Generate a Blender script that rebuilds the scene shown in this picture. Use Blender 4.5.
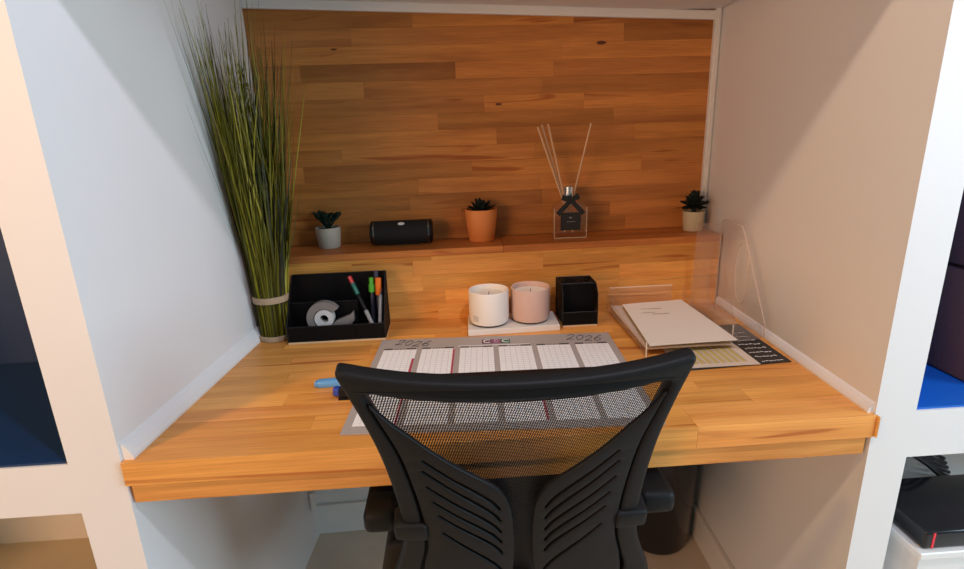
import bpy, bmesh, math, random
from mathutils import Vector, Matrix
random.seed(7)
S = bpy.context.scene
for o in list(bpy.data.objects): bpy.data.objects.remove(o)
C = S.collection
H = 0.75                                   # desk top height

# ------------------------------------------------------------------ camera
YAW, PITCH, ROLL = 0.0529, 0.2823, -0.0343
CAM = Vector((-0.0783, -0.7507, 0.4713 + H))
fw = Vector((math.sin(YAW)*math.cos(PITCH), math.cos(YAW)*math.cos(PITCH), -math.sin(PITCH)))
rt = Vector((math.cos(YAW), -math.sin(YAW), 0)); up = rt.cross(fw)
r2 = rt*math.cos(ROLL) + up*math.sin(ROLL); u2 = -rt*math.sin(ROLL) + up*math.cos(ROLL)
cd = bpy.data.cameras.new('camera'); cam = bpy.data.objects.new('camera', cd); C.objects.link(cam)
M = Matrix(((r2.x, u2.x, -fw.x, CAM.x), (r2.y, u2.y, -fw.y, CAM.y), (r2.z, u2.z, -fw.z, CAM.z), (0, 0, 0, 1)))
cam.matrix_world = M
cd.sensor_fit = 'HORIZONTAL'; cd.sensor_width = 36; cd.lens = 539.94*36/964
cd.clip_start = 0.02; cd.clip_end = 50
S.camera = cam

# ------------------------------------------------------------------ world, lights, exposure
w = bpy.data.worlds.new('world'); S.world = w; w.use_nodes = True
bg = w.node_tree.nodes['Background']; bg.inputs[0].default_value = (0.5, 0.92, 1.0, 1); bg.inputs[1].default_value = 0.18
def lamp(name, kind, loc, energy, color, size=0.1, target=None, size_y=None):
    l = bpy.data.lights.new(name, kind); l.energy = energy; l.color = color
    if kind == 'AREA':
        l.size = size
        if size_y: l.shape = 'RECTANGLE'; l.size_y = size_y
    else: l.shadow_soft_size = size
    o = bpy.data.objects.new(name, l); C.objects.link(o); o.location = loc
    if target: o.rotation_euler = (Vector(target)-Vector(loc)).to_track_quat('-Z', 'Y').to_euler()
    return o
lamp('window_daylight', 'AREA', (2.5, -1.20, 1.4), 66, (0.68, 0.87, 1.0), 1.3, (-0.4, 0.1, 1.0), 1.3)
lamp('ceiling_lamp_warm', 'POINT', (-1.2, -0.74, 2.35), 41, (1.0, 0.56, 0.12), 0.05)
lamp('ceiling_lamp_centre', 'POINT', (0.35, -0.80, 2.40), 54, (0.86, 0.82, 1.0), 0.04)
lamp('added_warm_fill', 'AREA', (-2.0, -2.1, 1.40), 43, (1.0, 0.56, 0.32), 1.0, (0.5, 0.5, 1.1))  # unseen warm fill, added to lift the right wall and soften its shadow
vs = S.view_settings
vs.view_transform = 'Standard'; vs.look = 'None'; vs.gamma = 1; vs.exposure = 0.03; vs.use_curve_mapping = False

# ------------------------------------------------------------------ materials
MATS = {}
def srgb(r, g, b):
    f = lambda c: (c/255/12.92 if c/255 <= .04045 else ((c/255+.055)/1.055)**2.4)
    return (f(r), f(g), f(b), 1)
class NT:
    def __init__(s, name):
        s.m = bpy.data.materials.new(name); s.m.use_nodes = True; s.t = s.m.node_tree; s.n = s.t.nodes; s.b = s.n['Principled BSDF']; s.out = s.n['Material Output']
    def new(s, k, **kw):
        n = s.n.new(k)
        for a, v in kw.items(): setattr(n, a, v)
        return n
    def link(s, a, b): s.t.links.new(a, b)
    def math(s, op, a, b=None, c=None):
        n = s.new('ShaderNodeMath', operation=op)
        for i, v in enumerate((a, b, c)):
            if v is None: continue
            if isinstance(v, (int, float)): n.inputs[i].default_value = v
            else: s.link(v, n.inputs[i])
        return n.outputs[0]
def mat(name, col, rough=.5, metal=0, var=.06, scale=30, bump=0, spec=.5, trans=0, sheen=0):
    if name in MATS: return MATS[name]
    k = NT(name); b = k.b
    b.inputs['Roughness'].default_value = rough; b.inputs['Metallic'].default_value = metal
    b.inputs['Specular IOR Level'].default_value = spec
    if trans: b.inputs['Transmission Weight'].default_value = trans
    g = k.new('ShaderNodeNewGeometry'); nz = k.new('ShaderNodeTexNoise'); nz.inputs['Scale'].default_value = scale; nz.inputs['Detail'].default_value = 4
    k.link(g.outputs['Position'], nz.inputs['Vector'])
    mx = k.new('ShaderNodeMix', data_type='RGBA')
    mx.inputs[6].default_value = tuple(c*(1-var) for c in col[:3])+(1,)
    mx.inputs[7].default_value = tuple(min(1, c*(1+var)) for c in col[:3])+(1,)
    k.link(nz.outputs[0], mx.inputs[0]); k.link(mx.outputs[2], b.inputs['Base Color'])
    if bump:
        bp = k.new('ShaderNodeBump'); bp.inputs['Strength'].default_value = bump; bp.inputs['Distance'].default_value = .002
        k.link(nz.outputs[0], bp.inputs['Height']); k.link(bp.outputs[0], b.inputs['Normal'])
    MATS[name] = k.m
    return k.m
def wood(name, light, dark, rough):
    k = NT(name); b = k.b; b.inputs['Roughness'].default_value = rough; b.inputs['Specular IOR Level'].default_value = .35
    g = k.new('ShaderNodeNewGeometry'); oi = k.new('ShaderNodeObjectInfo')
    off = k.new('ShaderNodeVectorMath', operation='SCALE'); cx = k.new('ShaderNodeCombineXYZ')
    for i in range(3): k.link(oi.outputs['Random'], cx.inputs[i])
    k.link(cx.outputs[0], off.inputs[0]); off.inputs['Scale'].default_value = 37
    ad = k.new('ShaderNodeVectorMath', operation='ADD'); k.link(g.outputs['Position'], ad.inputs[0]); k.link(off.outputs[0], ad.inputs[1])
    mp = k.new('ShaderNodeMapping'); mp.inputs['Scale'].default_value = (2.0, 26, 26); k.link(ad.outputs[0], mp.inputs[0])
    n1 = k.new('ShaderNodeTexNoise'); n1.inputs['Scale'].default_value = 1; n1.inputs['Detail'].default_value = 3; n1.inputs['Distortion'].default_value = .6
    k.link(mp.outputs[0], n1.inputs['Vector'])
    r1 = k.new('ShaderNodeValToRGB'); r1.color_ramp.elements[0].position = .34; r1.color_ramp.elements[1].position = .62
    r1.color_ramp.elements[0].color = dark; r1.color_ramp.elements[1].color = light
    k.link(n1.outputs[0], r1.inputs[0])
    mp2 = k.new('ShaderNodeMapping'); mp2.inputs['Scale'].default_value = (9, 420, 420); k.link(ad.outputs[0], mp2.inputs[0])
    n2 = k.new('ShaderNodeTexNoise'); n2.inputs['Scale'].default_value = 1; n2.inputs['Detail'].default_value = 2; k.link(mp2.outputs[0], n2.inputs['Vector'])
    f2 = k.new('ShaderNodeMapRange'); f2.inputs[1].default_value = .3; f2.inputs[2].default_value = .7; f2.inputs[3].default_value = .86; f2.inputs[4].default_value = 1.08
    k.link(n2.outputs[0], f2.inputs[0])
    # heartwood streaks
    mp3 = k.new('ShaderNodeMapping'); mp3.inputs['Scale'].default_value = (3.1, 46, 46); mp3.inputs['Location'].default_value = (5, 3, 9); k.link(ad.outputs[0], mp3.inputs[0])
    n3 = k.new('ShaderNodeTexNoise'); n3.inputs['Scale'].default_value = .8; n3.inputs['Detail'].default_value = 1.5; n3.inputs['Distortion'].default_value = 1.2; k.link(mp3.outputs[0], n3.inputs['Vector'])
    f3 = k.new('ShaderNodeMapRange'); f3.inputs[1].default_value = .66; f3.inputs[2].default_value = .74; f3.inputs[3].default_value = 0; f3.inputs[4].default_value = 1
    k.link(n3.outputs[0], f3.inputs[0])
    v = f2.outputs[0]
    stk = k.new('ShaderNodeMix', data_type='RGBA'); k.link(f3.outputs[0], stk.inputs[0]); stk.inputs[6].default_value = (1, 1, 1, 1); stk.inputs[7].default_value = (.66, .48, .40, 1)
    sc = k.new('ShaderNodeVectorMath', operation='SCALE'); k.link(r1.outputs[0], sc.inputs[0]); k.link(v, sc.inputs['Scale'])
    ml = k.new('ShaderNodeVectorMath', operation='MULTIPLY'); k.link(sc.outputs[0], ml.inputs[0]); k.link(oi.outputs['Color'], ml.inputs[1])
    ml0 = ml; ml = k.new('ShaderNodeVectorMath', operation='MULTIPLY'); k.link(ml0.outputs[0], ml.inputs[0]); k.link(stk.outputs[2], ml.inputs[1])
    k.link(ml.outputs[0], b.inputs['Base Color'])
    bp = k.new('ShaderNodeBump'); bp.inputs['Strength'].default_value = .08; bp.inputs['Distance'].default_value = .001
    k.link(n2.outputs[0], bp.inputs['Height']); k.link(bp.outputs[0], b.inputs['Normal'])
    MATS[name] = k.m; return k.m
def mesh_fabric(name, col, p, thr, rough=.5, axes=('X', 'Z')):
    k = NT(name); k.b.inputs['Base Color'].default_value = col; k.b.inputs['Roughness'].default_value = rough; k.b.inputs['Specular IOR Level'].default_value = .2
    g = k.new('ShaderNodeNewGeometry'); sp = k.new('ShaderNodeSeparateXYZ'); k.link(g.outputs['Position'], sp.inputs[0])
    s1 = k.math('ABSOLUTE', k.math('SINE', k.math('MULTIPLY', k.math('ADD', sp.outputs['X'], sp.outputs['Y']), math.pi/p)))
    s2 = k.math('ABSOLUTE', k.math('SINE', k.math('MULTIPLY', k.math('SUBTRACT', sp.outputs['Z'], k.math('MULTIPLY', sp.outputs['Y'], .5)), math.pi/p)))
    hole = k.math('GREATER_THAN', k.math('MULTIPLY', s1, s2), thr)
    k.link(k.math('SUBTRACT', 1.0, hole), k.b.inputs['Alpha'])
    MATS[name] = k.m; return k.m
def clear(name, tint, refl=.12, rough=.03, edge=.35, milk=.01):
    k = NT(name); k.n.remove(k.b)
    tr = k.new('ShaderNodeBsdfTransparent'); tr.inputs[0].default_value = tint
    gl = k.new('ShaderNodeBsdfGlossy'); gl.inputs['Roughness'].default_value = rough; gl.inputs[0].default_value = (1, 1, 1, 1)
    lw = k.new('ShaderNodeLayerWeight'); lw.inputs['Blend'].default_value = .5
    nz = k.new('ShaderNodeTexNoise'); nz.inputs['Scale'].default_value = 8
    f = k.math('ADD', k.math('MULTIPLY', k.math('POWER', lw.outputs['Facing'], 4.0), edge), k.math('MULTIPLY', nz.outputs[0], refl*.25))
    mx = k.new('ShaderNodeMixShader'); k.link(f, mx.inputs[0])
    df = k.new('ShaderNodeBsdfDiffuse'); df.inputs[0].default_value = (.8, .74, .68, 1); md = k.new('ShaderNodeMixShader'); md.inputs[0].default_value = milk; k.link(tr.outputs[0], md.inputs[1]); k.link(df.outputs[0], md.inputs[2]); k.link(md.outputs[0], mx.inputs[1]); k.link(gl.outputs[0], mx.inputs[2])
    k.link(mx.outputs[0], k.out.inputs[0]); MATS[name] = k.m; return k.m
white = mat('white_paint', (.72, .71, .70, 1), .55, var=.02, scale=6, bump=.05)
gloss_white = mat('white_gloss_trim', (.74, .73, .71, 1), .35, var=.02, scale=9)
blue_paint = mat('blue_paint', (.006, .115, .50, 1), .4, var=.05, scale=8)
cream = mat('cream_paint', (.74, .68, .56, 1), .6, var=.03, scale=6)
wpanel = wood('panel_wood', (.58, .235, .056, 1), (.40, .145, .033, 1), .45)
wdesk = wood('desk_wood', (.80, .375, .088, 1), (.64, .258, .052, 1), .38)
black = mat('black_plastic', (.0075, .0078, .0085, 1), .5, var=.1, scale=60, bump=.03, spec=.18)
blackm = mat('black_metal', (.006, .006, .0065, 1), .45, var=.1, spec=.25)
black_gloss = mat('black_gloss', (.012, .012, .016, 1), .18, var=.1)
chair_mesh = mesh_fabric('chair_mesh', (.012, .012, .013, 1), .0033, .54)
wire_mesh = mesh_fabric('wire_mesh', (.004, .004, .0045, 1), .0022, .53, .5)
acrylic = clear('acrylic', (.98, .97, .965, 1), milk=.045)
glass = clear('glass', (.96, .95, .93, 1), .3)
steel = mat('brushed_steel', (.7, .7, .7, 1), .25, 1)
paper = mat('paper', (.80, .74, .64, 1), .7, var=.02)
palewood = mat('pale_wood', (.62, .42, .22, 1), .5, var=.12, scale=50)

# ------------------------------------------------------------------ mesh helpers
def bm_box(bm, a, b, bevel=0, seg=1):
    x0, y0, z0 = a; x1, y1, z1 = b
    vs_ = [bm.verts.new(v) for v in ((x0,y0,z0),(x1,y0,z0),(x1,y1,z0),(x0,y1,z0),(x0,y0,z1),(x1,y0,z1),(x1,y1,z1),(x0,y1,z1))]
    fs = [bm.faces.new([vs_[i] for i in f]) for f in ((0,3,2,1),(4,5,6,7),(0,1,5,4),(1,2,6,5),(2,3,7,6),(3,0,4,7))]
    if bevel:
        es = list({e for f in fs for e in f.edges})
        bmesh.ops.bevel(bm, geom=es, offset=bevel, segments=seg, profile=.5, affect='EDGES')
    return bm
def box(a, b, bevel=0, seg=1): return bm_box(bmesh.new(), a, b, bevel, seg)
def hexa(pts, bevel=0, seg=1):
    bm = bmesh.new(); v = [bm.verts.new(p) for p in pts]
    for f in ((0,3,2,1),(4,5,6,7),(0,1,5,4),(1,2,6,5),(2,3,7,6),(3,0,4,7)): bm.faces.new([v[i] for i in f])
    bmesh.ops.recalc_face_normals(bm, faces=bm.faces)
    if bevel: bmesh.ops.bevel(bm, geom=list(bm.edges), offset=bevel, segments=seg, profile=.5, affect='EDGES')
    return bm
def prism(poly, d, bevel=0, seg=1, bm=None):
    """poly: list of 3D points (planar); extruded by vector d"""
    own = bm is None
    bm = bm or bmesh.new(); d = Vector(d)
    a = [bm.verts.new(p) for p in poly]; b_ = [bm.verts.new(Vector(p)+d) for p in poly]; n = len(a)
    fs = [bm.faces.new(a[::-1]), bm.faces.new(b_)] + [bm.faces.new((a[i], a[(i+1)%n], b_[(i+1)%n], b_[i])) for i in range(n)]
    bmesh.ops.recalc_face_normals(bm, faces=fs)
    if bevel: bmesh.ops.bevel(bm, geom=list({e for f in fs for e in f.edges}), offset=bevel, segments=seg, profile=.5, affect='EDGES')
    return bm
def lathe(prof, n=32, center=(0,0,0), bm=None):
    bm = bm or bmesh.new(); rings = []; c = Vector(center)
    for r, z in prof:
        if r < 1e-6: rings.append([bm.verts.new(c+Vector((0,0,z)))])
        else: rings.append([bm.verts.new(c+Vector((r*math.cos(2*math.pi*i/n), r*math.sin(2*math.pi*i/n), z))) for i in range(n)])
    for A, B in zip(rings, rings[1:]):
        for i in range(n):
            j = (i+1) % n
            if len(A) == 1 and len(B) == 1: continue
            if len(A) == 1: bm.faces.new((A[0], B[j], B[i]))
            elif len(B) == 1: bm.faces.new((A[i], A[j], B[0]))
            else: bm.faces.new((A[i], A[j], B[j], B[i]))
    bmesh.ops.recalc_face_normals(bm, faces=bm.faces)
    return bm
def tube(path, rad, n=8, bm=None, caps=True):
    bm = bm or bmesh.new(); P = [Vector(p) for p in path]; rings = []
    if not hasattr(rad, '__len__'): rad = [rad]*len(P)
    ref = None
    for i, p in enumerate(P):
        t = (P[min(i+1, len(P)-1)]-P[max(i-1, 0)]).normalized()
        if ref is None: ref = Vector((0,0,1)) if abs(t.z) < .9 else Vector((1,0,0))
        a = t.cross(ref).normalized(); b_ = t.cross(a); ref = -b_ if False else a.cross(t)
        rings.append([bm.verts.new(p+(a*math.cos(2*math.pi*k/n)+b_*math.sin(2*math.pi*k/n))*rad[i]) for k in range(n)])
    for A, B in zip(rings, rings[1:]):
        for k in range(n): bm.faces.new((A[k], A[(k+1)%n], B[(k+1)%n], B[k]))
    if caps: bm.faces.new(rings[0][::-1]); bm.faces.new(rings[-1])
    bmesh.ops.recalc_face_normals(bm, faces=bm.faces)
    return bm
def catmull(pts, n=8, closed=False):
    out = []; N = len(pts); rng = range(N if closed else N-1)
    for i in rng:
        g = (lambda k: pts[k % N]) if closed else (lambda k: pts[max(0, min(N-1, k))])
        p0, p1, p2, p3 = g(i-1), g(i), g(i+1), g(i+2)
        for k in range(n):
            t = k/n
            out.append(tuple(.5*(2*b+(c-a)*t+(2*a-5*b+4*c-d)*t*t+(-a+3*b-3*c+d)*t**3) for a, b, c, d in zip(p0, p1, p2, p3)))
    if not closed: out.append(tuple(pts[-1]))
    return out
def plate(loops, thick, bevel, fn):
    """2D outline + holes -> solid plate, mapped by fn(u,v,w)"""
    cu = bpy.data.curves.new('tmp', 'CURVE'); cu.dimensions = '2D'; cu.fill_mode = 'BOTH'
    cu.extrude = max(thick/2-bevel, 0); cu.bevel_depth = bevel; cu.bevel_resolution = 2; cu.offset = -bevel
    for L in loops:
        s = cu.splines.new('POLY'); s.points.add(len(L)-1); s.use_cyclic_u = True
        for p, q in zip(s.points, L): p.co = (q[0], q[1], 0, 1)
    o = bpy.data.objects.new('tmp', cu); C.objects.link(o)
    dg = bpy.context.evaluated_depsgraph_get(); me = bpy.data.meshes.new_from_object(o.evaluated_get(dg))
    bm = bmesh.new(); bm.from_mesh(me); bpy.data.objects.remove(o); bpy.data.curves.remove(cu); bpy.data.meshes.remove(me)
    bmesh.ops.remove_doubles(bm, verts=bm.verts, dist=1e-5)
    for v in bm.verts: v.co = fn(*v.co)
    bmesh.ops.recalc_face_normals(bm, faces=bm.faces)
    return bm
def text_bm(s, size, fn, shear=0, align='CENTER', ext=.0002):
    cu = bpy.data.curves.new('tmp', 'FONT'); cu.body = s; cu.size = size; cu.shear = shear; cu.align_x = align; cu.align_y = 'CENTER'; cu.extrude = ext
    o = bpy.data.objects.new('tmp', cu); C.objects.link(o)
    dg = bpy.context.evaluated_depsgraph_get(); me = bpy.data.meshes.new_from_object(o.evaluated_get(dg))
    bm = bmesh.new(); bm.from_mesh(me); bpy.data.objects.remove(o); bpy.data.curves.remove(cu); bpy.data.meshes.remove(me)
    for v in bm.verts: v.co = fn(*v.co)
    return bm
def wpos(o):
    p = Vector(o.location)
    while o.parent: o = o.parent; p += Vector(o.location)
    return p
def obj(name, bm, m, parent=None, smooth=False, recenter=True):
    me = bpy.data.meshes.new(name)
    if bm.verts:
        xs = [v.co for v in bm.verts]
        lo = Vector([min(c[i] for c in xs) for i in range(3)]); hi = Vector([max(c[i] for c in xs) for i in range(3)])
        c = Vector(((lo.x+hi.x)/2, (lo.y+hi.y)/2, lo.z if parent is None else (lo.z+hi.z)/2))
    else: c = Vector()
    for v in bm.verts: v.co -= c
    bm.to_mesh(me); bm.free(); me.materials.append(m)
    if smooth:
        me.polygons.foreach_set('use_smooth', [True]*len(me.polygons))
        try: me.set_sharp_from_angle(angle=math.radians(40))
        except Exception: pass
    o = bpy.data.objects.new(name, me); C.objects.link(o)
    if parent: o.parent = parent; o.location = c - wpos(parent)
    else: o.location = c
    return o
def tag(o, label=None, cat=None, group=None, kind=None):
    if label: o['label'] = label
    if cat: o['category'] = cat
    if group: o['group'] = group
    if kind: o['kind'] = kind
    return o
def thing(name, label, cat, loc, group=None):
    o = bpy.data.objects.new(name, None); C.objects.link(o); o.location = loc; o.empty_display_size = .05
    return tag(o, label, cat, group)
def struct(name, bm, m, label=None, parent=None):
    o = obj(name, bm, m, parent)
    if parent is None: tag(o, label, None, None, 'structure')
    elif label: o['label'] = label
    return o
def Z(p): return (p[0], p[1], p[2]+H)

# niche geometry (z relative to the desk top)
def XL(y): return -.600+.048*y/.60
def XR(y): return .600+.026*y/.60
D1, D2, D3 = .572, .700, .735
SK = .03
def Y1(x): return D1+SK*x
def Y2(x): return D2+SK*x
ZL = .186
ZC0 = .765

# ------------------------------------------------------------------ the setting
struct('floor', box((-1.6, -2.2, -.06), (1.6, .95, 0)), mat('floor_laminate', (.66, .56, .45, 1), .5, var=.12, scale=5, bump=.03), 'pale greyish tan floor under the desk niche')
def wallprism(name, foot, z0, z1, m, label): return struct(name, prism([(x, y, z0) for x, y in foot], (0, 0, z1-z0)), m, label)
YB = .80
wallprism('wall_left', [(-.678, 0), (XL(0), 0), (XL(YB), YB), (-.678, YB)], 0, 2.4, white, 'white left side wall of the desk niche with cream-lit front edge')
wallprism('wall_right', [(XR(0), 0), (.670, 0), (.670, YB), (XR(YB), YB)], 0, 2.4, white, 'white right side wall of the desk niche with bright front edge')
wallprism('wall_back', [(XL(YB)-.05, D3-SK*.6), (.65, D3+SK*.6), (.65, .86), (XL(YB)-.05, .86)], 0, 2.4, white, 'white wall at the back of the desk niche')
# ceiling block of the niche, slightly out of level
zl_, zr_ = H+.785, H+.738
struct('ceiling', hexa([(-.60, .0, H+.755), (.60, .0, H+.765), (.63, YB, zr_), (-.56, YB, zl_), (-.60, .0, 2.4), (.60, .0, 2.4), (.63, YB, 2.4), (-.56, YB, 2.4)]), white, 'white ceiling of the desk niche')
# side recesses in the front wall
def recess(side):
    s = -1 if side == 'left' else 1
    xi = -.678 if s < 0 else .670
    xo = s*1.30
    a, b_ = sorted((xi, xo))
    dp = .42
    struct('wall_recess_'+side, box((a, dp, 0), (b_, dp+.03, 2.4)), white)
    t = .004
    u0 = H+.0
    # liner of the upper recess painted blue
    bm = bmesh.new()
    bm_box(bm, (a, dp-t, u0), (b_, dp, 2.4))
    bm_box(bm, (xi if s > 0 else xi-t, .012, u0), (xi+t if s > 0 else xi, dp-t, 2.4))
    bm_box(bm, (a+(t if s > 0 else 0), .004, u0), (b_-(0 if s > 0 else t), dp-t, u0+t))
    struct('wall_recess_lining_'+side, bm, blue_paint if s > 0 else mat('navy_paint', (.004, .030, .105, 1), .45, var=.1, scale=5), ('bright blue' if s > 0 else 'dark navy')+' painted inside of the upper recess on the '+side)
    struct('wall_outer_'+side, box((min(xo, xo+s*.05), 0, 0), (max(xo, xo+s*.05), dp, 2.4)), white)
    struct('trim_shelf_'+side, box((a, 0, H-.087), (b_, dp, H)), white, 'thick white shelf edge crossing the recess on the '+side)
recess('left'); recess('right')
struct('wall_recess_lower_left', box((-1.3, .412, .0), (-.678, .42, H-.087)), cream, 'cream back of the lower recess on the left')
struct('trim_lower_shelf', box((-1.3, .03, .25), (-.678, .412, .285)), mat('straw_paint', (.62, .49, .30, 1), .6, var=.05), 'pale wooden bottom shelf of the lower left recess')
# baseboards under the desk
struct('baseboard_back', prism([(-.56, D3-.60*SK-.012, 0), (.62, D3+.60*SK-.012, 0), (.62, D3+.6*SK, 0), (-.56, D3-.6*SK, 0)], (0, 0, .105), .002), gloss_white, 'white baseboard on the back wall under the desk')
struct('baseboard_right', prism([(XR(0)-.014, .0, 0), (XR(0), .0, 0), (XR(.72), .72, 0), (XR(.72)-.014, .72, 0)], (0, 0, .095), .002), gloss_white, 'white baseboard on the right wall under the desk')
struct('trim_pipe', tube([(XL(.66)+.010, .66, .13), (XL(.66)+.010, .66, .19)], .008, 10), gloss_white, 'short white pipe stub low on the left wall under the desk')
# quadrant mouldings where the walls meet the desk
def moulding(name, s, label):
    X = XL if s < 0 else XR
    k_ = 1 if s < 0 else .62
    prof = [(0, .0), (.017, .0), (.017, .005), (.013, .014), (.006, .024), (0, .029)]
    bm = bmesh.new(); rings = []
    for y in (.004, Y1(s*.6)):
        rings.append([bm.verts.new((X(y)-s*px*k_, y, H+pz*k_)) for px, pz in prof])
    n = len(prof)
    for i in range(n): bm.faces.new((rings[0][i], rings[0][(i+1)%n], rings[1][(i+1)%n], rings[1][i]))
    bm.faces.new(rings[0]); bm.faces.new(rings[1][::-1]); bmesh.ops.recalc_face_normals(bm, faces=bm.faces)
    struct(name, bm, gloss_white, label)
moulding('trim_1', -1, 'white moulding where the left wall meets the desk')
moulding('trim_2', 1, 'white moulding where the right wall meets the desk')

# ------------------------------------------------------------------ staves
def stave(parent, x0, x1, fy, z0, z1, m, tone, flat=False, ya=0, yb=0):
    g = .00006
    if flat:   # lying board: fy unused
        bm = box((x0+g, ya+g, z0), (x1-g, yb-g, z1), .0003)
    else:
        t = .02
        bm = hexa([(x0+g, fy(x0), z0+g), (x1-g, fy(x1), z0+g), (x1-g, fy(x1)+t, z0+g), (x0+g, fy(x0)+t, z0+g),
                   (x0+g, fy(x0), z1-g), (x1-g, fy(x1), z1-g), (x1-g, fy(x1)+t, z1-g), (x0+g, fy(x0)+t, z1-g)], .0003)
    o = obj('stave', bm, m, parent)
    o.color = (tone, tone*(.96+.06*random.random()), tone*(.92+.14*random.random()), 1)
    return o
def splits(x0, x1, lo=.26, hi=.52):
    xs = [x0]; x = x0+random.uniform(.08, hi)
    while x < x1-.09: xs.append(x); x += random.uniform(lo, hi)
    return xs+[x1]
panel = thing('wall_panelling', 'upper wood-stave back panel framed by white trim above the ledge', 'wall panel', (0, D2, H+ZL))
rowh = .0405; r = 0; z = ZL
XP0, XP1 = -.548, .620
fixed = {10: ([-.43, -.05, .20], [.84, .66, 1.10, .92, .98]), 9: ([-.28, .17], [.95, .82, .72]), 7: ([-.10, .36], [1.0, .78, .86]), 6: ([.05, .42], [1.06, .84, .92]),
         8: ([.02, .28], [.92, 1.10, 1.05]), 11: ([.22, ], [.98, 1.04]), 12: ([-.3, .38], [.92, .98, .74]), 5: ([-.35, .15], [1.0, 1.04, .84]), 13: ([-.15, .25], [.80, .98, .82])}
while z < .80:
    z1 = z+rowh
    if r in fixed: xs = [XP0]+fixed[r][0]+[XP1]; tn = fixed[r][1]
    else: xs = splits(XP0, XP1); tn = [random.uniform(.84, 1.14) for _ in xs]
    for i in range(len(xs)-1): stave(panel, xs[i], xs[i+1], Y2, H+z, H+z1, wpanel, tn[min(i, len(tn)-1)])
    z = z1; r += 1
for kx_, kz_, kw, kh in ((0.319, 0.668, .016, .0045), (0.055, 0.528, .011, .003), (-0.345, 0.666, .010, .002)):
    obj('knot', prism([(kx_+kw*math.cos(6.283*q/14)*(1 if math.cos(6.283*q/14) > 0 else .55), Y2(kx_)-.0004, H+kz_+kh*math.sin(6.283*q/14)) for q in range(14)], (0, .002, 0)), mat('knot_wood', (.10, .025, .010, 1), .6, var=.3, scale=200), panel)
# white trim strips round the panel
tw = .020
def ztop(x): return H+.752-(x+.544)/1.146*.043+.0
struct('trim_3', hexa([(XL(.7)-.005, Y2(-.56)-.012, ztop(-.56)+.006), (.625, Y2(.62)-.012, ztop(.62)+.006), (.625, Y2(.62), ztop(.62)+.006), (XL(.7)-.005, Y2(-.56), ztop(-.56)+.006),
      (XL(.7)-.005, Y2(-.56)-.012, ztop(-.56)+.028), (.625, Y2(.62)-.012, ztop(.62)+.028), (.625, Y2(.62), ztop(.62)+.028), (XL(.7)-.005, Y2(-.56), ztop(-.56)+.028)], .003, 2), gloss_white, 'white trim strip along the top of the wood panel')
def vtrim(name, x0, x1, x0t, x1t, label):
    bm = bmesh.new()
    def strip(a, b_, at, bt, d):
        pts = [(a, Y2(a)-d, H+ZL), (b_, Y2(b_)-d, H+ZL), (b_, Y2(b_), H+ZL), (a, Y2(a), H+ZL), (at, Y2(at)-d, H+.775), (bt, Y2(bt)-d, H+.775), (bt, Y2(bt), H+.775), (at, Y2(at), H+.775)]
        v = [bm.verts.new(p) for p in pts]
        for f in ((0,3,2,1),(4,5,6,7),(0,1,5,4),(1,2,6,5),(2,3,7,6),(3,0,4,7)): bm.faces.new([v[i] for i in f])
    strip(x0, x1, x0t, x1t, .010); m_ = (x0+x1)/2; mt = (x0t+x1t)/2
    strip(m_-.003, m_+.003, mt-.003, mt+.003, .016)
    bmesh.ops.recalc_face_normals(bm, faces=bm.faces)
    struct(name, bm, gloss_white, label)
vtrim('trim_4', .614, .631, .613, .631, 'white trim strip down the right side of the wood panel')
vtrim('trim_5', -.562, -.545, -.562, -.548, 'white trim strip down the left side of the wood panel')
ledge = thing('wood_ledge', 'low boxed wooden ledge along the back of the desk, carrying the pots', 'ledge', (0, D1, H))
z = .0
rows = [.0, .04, .08, .12, .158, ZL]
tones = [[1.02, .95, 1.05], [.95, 1.04, .9, 1.0], [1.05, .9, 1.06], [1.12, .86, 1.02, .95], [.98, 1.05, .92]]
for i in range(5):
    xs = splits(XP0+.005, .620)
    if i == 3: xs = [XP0+.005, -.33, -.18, .15, .620]
    for j in range(len(xs)-1): stave(ledge, xs[j], xs[j+1], Y1, H+rows[i], H+rows[i+1]-(.0 if i < 4 else .018), wdesk, tones[i][j % len(tones[i])])
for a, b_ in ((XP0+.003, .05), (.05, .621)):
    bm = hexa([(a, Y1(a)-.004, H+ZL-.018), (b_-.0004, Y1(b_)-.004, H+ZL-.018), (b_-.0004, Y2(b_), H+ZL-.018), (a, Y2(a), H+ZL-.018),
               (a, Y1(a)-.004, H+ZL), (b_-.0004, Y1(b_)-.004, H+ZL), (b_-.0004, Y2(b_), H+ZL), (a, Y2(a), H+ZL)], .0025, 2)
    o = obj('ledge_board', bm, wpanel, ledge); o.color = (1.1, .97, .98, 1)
# desk
desk = thing('desk', 'built-in wooden stave desk top fitted between the niche walls', 'desk', (0, .29, H-.075))
ys = [-.006, .062, .108, .15, .195, .24, .285, .33, .375, .42, .465, .51, .556, .60]
dsp = {0: ([-.05, .30], [.95, .96, 1.06]), 1: ([-.33, .12, .43], [.94, 1.05, .92, 1.08]), 2: ([-.2, .36], [.98, 1.08, .98]), 3: ([-.40, .1, .35], [1.05, 1.0, .96, 1.06])}
for i in range(len(ys)-1):
    a, b_ = XL(ys[i+1])-.002, XR(ys[i])+.0
    if i == 0: a, b_ = -.598, .598
    if i in dsp: xs = [a]+dsp[i][0]+[b_]; tn = dsp[i][1]
    else: xs = splits(a, b_); tn = [random.uniform(.86, 1.1) for _ in xs]
    for j in range(len(xs)-1):
        stave(desk, xs[j], xs[j+1], None, H-.040, H, wdesk, tn[j], True, ys[i], ys[i+1])
for j, (a, b_, t) in enumerate(((-.594, .16, .86), (.16, .592, .84))):
    stave(desk, a, b_, None, H-.075, H-.0414, wdesk, t, True, .001, .05)
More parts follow.
